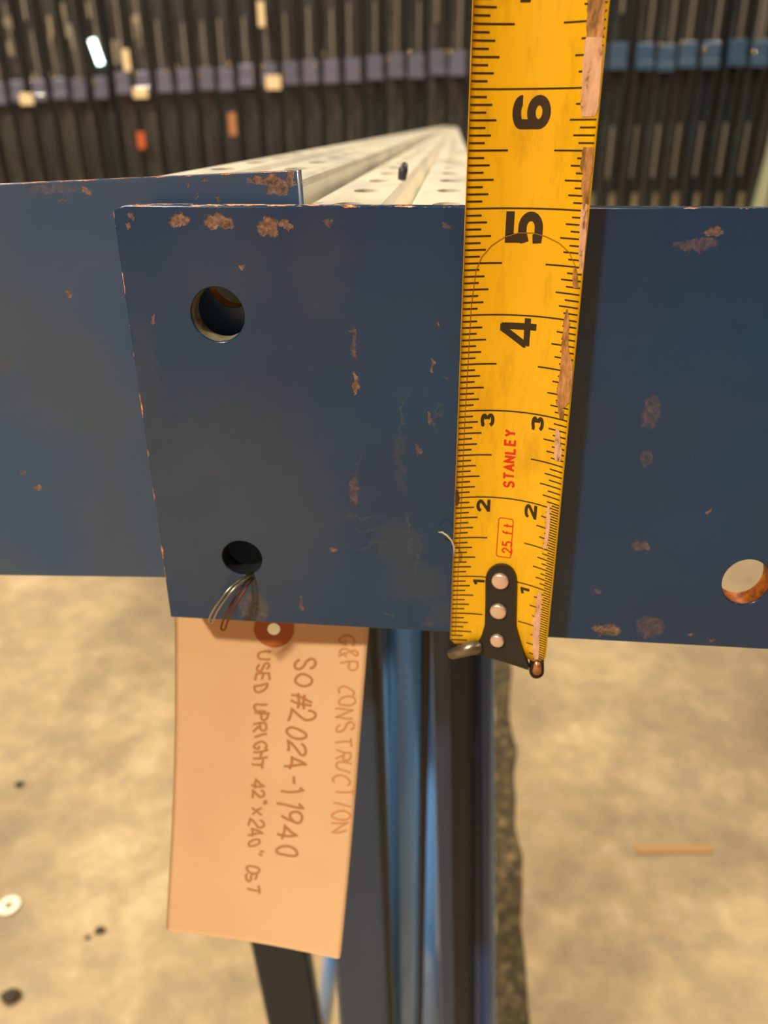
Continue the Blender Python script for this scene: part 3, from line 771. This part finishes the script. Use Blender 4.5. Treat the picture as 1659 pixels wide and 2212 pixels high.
for j in range(NQ):
    for i in (0, NS): q = j*(NS+1)+i; fs.append((q, q+NS+1, n1+q+NS+1, n1+q))
for i in range(NS):
    for j in (0, NQ): q = j*(NS+1)+i; fs.append((q, q+1, n1+q+1, n1+q))
card = gmesh('card', vs, fs, card_m)
def ring(name, ri, ro, offs, M, n=48, dx=0, dy=0):
    vs, fs = [], []
    for r_ in (ri, (ri+ro)/2, ro):
        for k in range(n):
            a = 2*math.pi*k/n; vs.append(Cd(hc[0]+(r_*math.cos(a)+dx)/CW, hc[1]+(r_*math.sin(a)+dy)/CL, offs))
    for j in range(2):
        for k in range(n): fs.append((j*n+k, j*n+(k+1) % n, (j+1)*n+(k+1) % n, (j+1)*n+k))
    return gmesh(name, vs, fs, M, True, tg)
ring('reinforcing_patch', RI_, RO_, .014, ring_m)
# handwriting, read from top to bottom
def script(s, p0, p1, hpx, wd, M, gap=.22, adv=None):
    vs, fs = [], []; dx, dy = p1[0]-p0[0], p1[1]-p0[1]; L = math.hypot(dx, dy); ux, uy = dx/L, dy/L; rx, ry = uy, -ux
    ws = [.62 if ch not in ' "I1-' else .4 for ch in s]; tot = sum(ws)+gap*(len(s)-1); k = L/tot; x = 0
    def m_(a, c_):
        sq = cs(a, c_); return Cd(sq[0], sq[1], .006)
    for ch, w_ in zip(s, ws):
        if ch != ' ':
            sh = random.uniform(-.2, .16); jx, jy = random.uniform(-.07, .07), random.uniform(-.13, .13); sc_ = random.uniform(.85, 1.18)
            for st_ in G[ch]:
                pts = []; w1, w2 = random.uniform(0, 6), random.uniform(0, 6)
                for p in resample(st_, .15):
                    wx = .05*math.sin(w1+4*p[1]+2*p[0]); wy = .05*math.sin(w2+5*p[0]-2*p[1]); xx = x+p[0]+sh*p[1]+jx+wx; yy = p[1]+jy+wy
                    pts.append((p0[0]+ux*xx*k+rx*hpx*sc_*yy, p0[1]+uy*xx*k+ry*hpx*sc_*yy))
                stroke(vs, fs, pts, wd, m_, 5)
        x += w_+gap
    return gmesh('handwriting', vs, fs, M)
script('G&P CONSTRUCTION', (738, 1372), (716, 1800), 36, 4.2, pen)
script('SO#2024-11940', (640, 1422), (592, 1846), 46, 5.2, pen2)
script('USED UPRIGHT 42"X240" OST', (556, 1412), (532, 1928), 28, 4.4, pen2, gap=.16)
# tie wires: two hairpin loops out of the lower hole
def hair(pts, w2, M):
    """a bent wire loop: out along pts and back beside itself"""
    bm = bmesh.new(); P = [at(x, y, d_) for x, y, d_ in pts]
    off = Vector((w2, 0, .0)); q = []
    for i, p in enumerate(P): q.append(p+off*min(1, i/2))
    tip = P[-1]+off*.5+Vector((0, 0, -.03))
    path = P+[tip]+q[::-1]
    # smooth once
    sm = [path[0]]
    for a, c_ in zip(path, path[1:]): sm += [a.lerp(c_, .25), a.lerp(c_, .75)]
    sm.append(path[-1])
    tube(bm, [Wd(p)-tg.location for p in sm], .0135*S, 8)
    o = bmobj('tie_wire', bm, M, tg, True); return o
hair([(572, 1226, 8.75), (548, 1236, 8.50), (520, 1250, 8.32), (492, 1274, 8.2), (468, 1306, 8.16), (455, 1328, 8.22), (451, 1342, 8.3)], .055, wire_s)
hair([(574, 1234, 8.75), (550, 1240, 8.52), (526, 1262, 8.35), (506, 1294, 8.25), (488, 1324, 8.22), (478, 1350, 8.28), (477, 1358, 8.3)], .06, wire_r)

# ------------------------------------------------------------------ things on the floor
wp = fl(20, 1958)
bm = bmesh.new(); n = 32; prof = [(.0056, 0), (.0145, 0), (.0145, .0022), (.0056, .0022)]
rg = [[bm.verts.new((r*math.cos(a), r*math.sin(a), z)) for r, z in prof] for a in [2*math.pi*k/n for k in range(n)]]
for k in range(n):
    A, B = rg[k], rg[(k+1) % n]
    for i in range(4): bm.faces.new((A[i], B[i], B[(i+1) % 4], A[(i+1) % 4]))
wo = bmobj('washer', bm, mat('zinc_washer', (226, 222, 200), .35, .6)); wo.location = (wp.x, wp.y, 0.0005)
tag(wo, 'bright zinc washer lying on the concrete floor near the left edge', 'washer')
grit = mat('dark_grit', (58, 50, 36), .9)
for x, y, r, lab in ((217, 2012, .0055, 'dark pebble on the floor left of the hanging tag'), (24, 2156, .0095, 'largest dark lump on the floor in the lower left corner'), (42, 1696, .006, 'small dark crumb on the floor above the washer'), (190, 2026, .003, 'tiny crumb beside the dark pebble')):
    q = fl(x, y); bm = bmesh.new(); bmesh.ops.create_icosphere(bm, subdivisions=2, radius=r)
    for v_ in bm.verts: v_.co = Vector((v_.co.x*1.3, v_.co.y, v_.co.z*.5))*random.uniform(.8, 1.15)
    o = bmobj('pebble', bm, grit, None, True); o.location = (q.x, q.y, r*.42); tag(o, lab, 'pebble')
q = fl(1455, 1835); bm = bmesh.new(); box(bm, -.055, .055, -.007, .007, .0, .0015)  # low strip standing in for a stain on the concrete
o = bmobj('floor_stain', bm, mat('orange_stain', (180, 142, 92), .8)); o.location = (q.x, q.y, 0.0003); tag(o, 'thin orange splinter lying on the floor at right', 'stain')

# ------------------------------------------------------------------ standing uprights far behind
pst = []
for i, col in enumerate(((76, 78, 82), (90, 90, 86), (60, 68, 72), (82, 80, 80), (44, 56, 62), (56, 64, 66), (38, 50, 62), (52, 58, 58))):
    Mm = mat('dark_post_paint', col, .3, .3, .2); t, b = nt(Mm); v = objc(t); n1 = noise(t, v, 7, 4, .7, (2, 2, .35))
    t.links.new(ramp(t, n1.outputs[0], [(.35, tuple(int(x*.6) for x in col)), (.6, col), (.78, tuple(min(255, int(x*1.8)+20) for x in col))]), b.inputs['Base Color'])
    pst.append(Mm)
band_m = mat('dusty_blue_bracket_paint', (104, 104, 128), .4, .1, .2); band_b = mat('steel_blue_bracket', (62, 90, 122), .4, .1, .2)
bolt_m = mat('shiny_bolt', (230, 214, 170), .12, 1); stick = mat('cream_sticker', (250, 226, 180), .6); stick_o = mat('orange_sticker', (214, 98, 40), .6)
glint = mat('painted_glint', (128, 122, 112), .4, .3)  # pale colour paints in the glints on the posts
def post_proto(M, Mb):
    root = empty('standing_upright')
    bm = bmesh.new(); w_ = .052
    prism(bm, [(-w_, 0), (-w_+.03, -.012), (-.014, -.012), (-.01, .01), (.01, .01), (.014, -.012), (w_-.03, -.012), (w_, 0), (w_, .09), (-w_, .09)], (0, 0, 0), (0, 0, 3.4), Vector((1, 0, 0)), Vector((0, 1, 0)))
    bmobj('post', bm, M, root)
    bm = bmesh.new(); box(bm, -.062, .062, -.075, -.015, -.085, .085, .012); box(bm, -.062, .062, -.095, -.06, -.085, -.03, .006)
    o = bmobj('bracket', bm, Mb, root); o.location = (0, 0, 1.3)
    bm = bmesh.new(); bmesh.ops.create_uvsphere(bm, u_segments=10, v_segments=6, radius=.016); o = bmobj('bolt', bm, bolt_m, root, True); o.location = (.058, -.075, 1.38)
    bm = bmesh.new(); box(bm, -.012, .012, -.024, -.010, -.2, .2, .004); o = bmobj('edge_strip', bm, glint, root); o.location = (.02, 0, 1.55)
    return root
protos = [post_proto(pst[i % 4+(4 if i > 3 else 0)], band_m if i < 4 else band_b) for i in range(8)]
def bandz(px):                  # height (px row) of the blue band along the picture
    return 208-66*(px/1000) if px < 1000 else 142-20*((px-1000)/659)
bm = bmesh.new(); box(bm, -.014, .014, -.03, -.010, -.06, .06, .004); strip_short = bpy.data.meshes.new('short_strip'); bm.to_mesh(strip_short); bm.free(); strip_short.materials.append(mat('painted_glare', (166, 156, 138), .4, .2))  # brighter strip that paints in the glare at upper left
used = set(); px = -40.; i = 0
while px < 1700:
    Y = 8.2-1.6*min(1, max(0, px/1250.)); i += 1
    p = at(px, bandz(px)-6, Y/S); zb = p.z*S+HC; xw = p.x*S
    kind = random.randrange(4)+(4 if px > 1250 else 0)
    pr = protos[kind]; first = kind not in used; used.add(kind)
    if first: r_ = pr
    else: r_ = pr.copy(); C.objects.link(r_)
    chs = list(pr.children) if not first else []
    new = {}
    for ch in chs:
        if ch.data.name.startswith('short_strip'): continue
        c2 = ch.copy(); C.objects.link(c2); c2.parent = r_
        new[c2.name] = c2
    r_.location = (xw, Y, 0); r_.rotation_euler = (0, random.uniform(-.003, .003) - .012*max(0, 1-px/600), random.uniform(-.14, .14))
    for ch in r_.children:
        bn = ch.name.split('.')[0]
        if bn == 'bracket': ch.location.z = zb+random.uniform(-.012, .012)
        if bn == 'bolt': ch.location.z = zb+random.uniform(-.05, .12); ch.location.x = random.choice((-.05, .05, .04))
        if bn == 'edge_strip': ch.location.z = zb+.22+random.choice((0, 0, .03, .25)); ch.location.x = random.uniform(-.03, .03)
    where = 'left of the tape' if px < 1010 else 'right of the tape'
    es_ = [ch for ch in r_.children if ch.name.startswith('edge_strip')][0]
    for zz in ([random.uniform(.05, .65) for _ in range(3)] if px < 330 else [-.62] if px > 1290 else []):  # extra strips: painted glare at left, painted reflections at right
        c3 = es_.copy(); c3.data = strip_short; C.objects.link(c3); c3.parent = r_; c3.location = (random.uniform(-.045, .045), 0 if px > 330 else -.004, zb+zz); c3.scale = (random.uniform(.5, 1.1), 1, random.uniform(.5, 1.6) if px < 330 else 2.6)
        if px > 330: c3.data = es_.data; c3.scale.z = .9; c3.location.x = .02
    tag(r_, 'dark rack upright standing on end in the blurred row far behind, '+where, 'rack upright', 'standing uprights '+where)
    px += random.uniform(43, 46) if px < 1000 else random.uniform(46, 54)
for pr_i, pr in enumerate(protos):
    if pr_i not in used:
        for ch in list(pr.children): bpy.data.objects.remove(ch)
        bpy.data.objects.remove(pr)
# paper stickers on the row
def sticker(x, y, w_, h_, M, lab, cat='sticker', Yd=None):
    Y = (8.2-1.6*min(1, max(0, x/1250.)))-.12; p = Wd(at(x, y, Y/S)); bm = bmesh.new(); box(bm, -w_/2, w_/2, 0, .006, -h_/2, h_/2)
    o = bmobj('sticker' if cat == 'sticker' else 'lamp_tube', bm, M); o.location = p
    if cat != 'sticker': tag(o, lab, cat); return o
    bpy.context.view_layer.update()
    near = min((q for q in C.objects if q.name.startswith('standing_upright')), key=lambda q: abs(q.location.x-p.x))
    o.parent = near; o.matrix_parent_inverse = near.matrix_world.inverted(); o['label'] = lab; return o
sticker(57, 214, .12, .09, stick, 'cream sticker at the far left on the band of the standing row')
sticker(303, 200, .12, .08, stick, 'cream sticker on the band of the standing row above the plate corner')
sticker(590, 178, .12, .10, stick, 'largest cream sticker on the band, left of the tape')
sticker(273, 130, .055, .16, stick, 'tall narrow cream sticker above the band at left')
sticker(564, 30, .05, .17, stick, 'narrow cream sticker at the top edge of the picture')
sticker(305, 303, .06, .13, stick_o, 'orange sticker below the band at left')
sticker(502, 268, .06, .17, mat('tan_sticker', (190, 130, 80), .6), 'tan sticker below the band, left of the tape')
lit = mat('lit_tube', (255, 255, 255), .4); t, b = nt(lit); b.inputs['Emission Color'].default_value = (.75, 1, .95, 1); b.inputs['Emission Strength'].default_value = 6
o = sticker(208, 112, .055, .19, lit, 'short glowing white lamp seen among the standing uprights at upper left', 'lamp'); o.rotation_euler = (0, -.25, 0)
# pale leaning post at the right edge
p = Wd(at(1650, 330, 5.6/S)); bm = bmesh.new()
prism(bm, [(-.03, 0), (.03, 0), (.03, .05), (-.03, .05)], (p.x+.0, 5.6, 0), (p.x+.10, 5.6, 1.15), Vector((1, 0, 0)), Vector((0, 1, 0)))
tag(bmobj('leaning_board', bm, mat('pale_green_board', (170, 180, 150), .6)), 'pale board leaning at the right edge in front of the standing uprights', 'board')
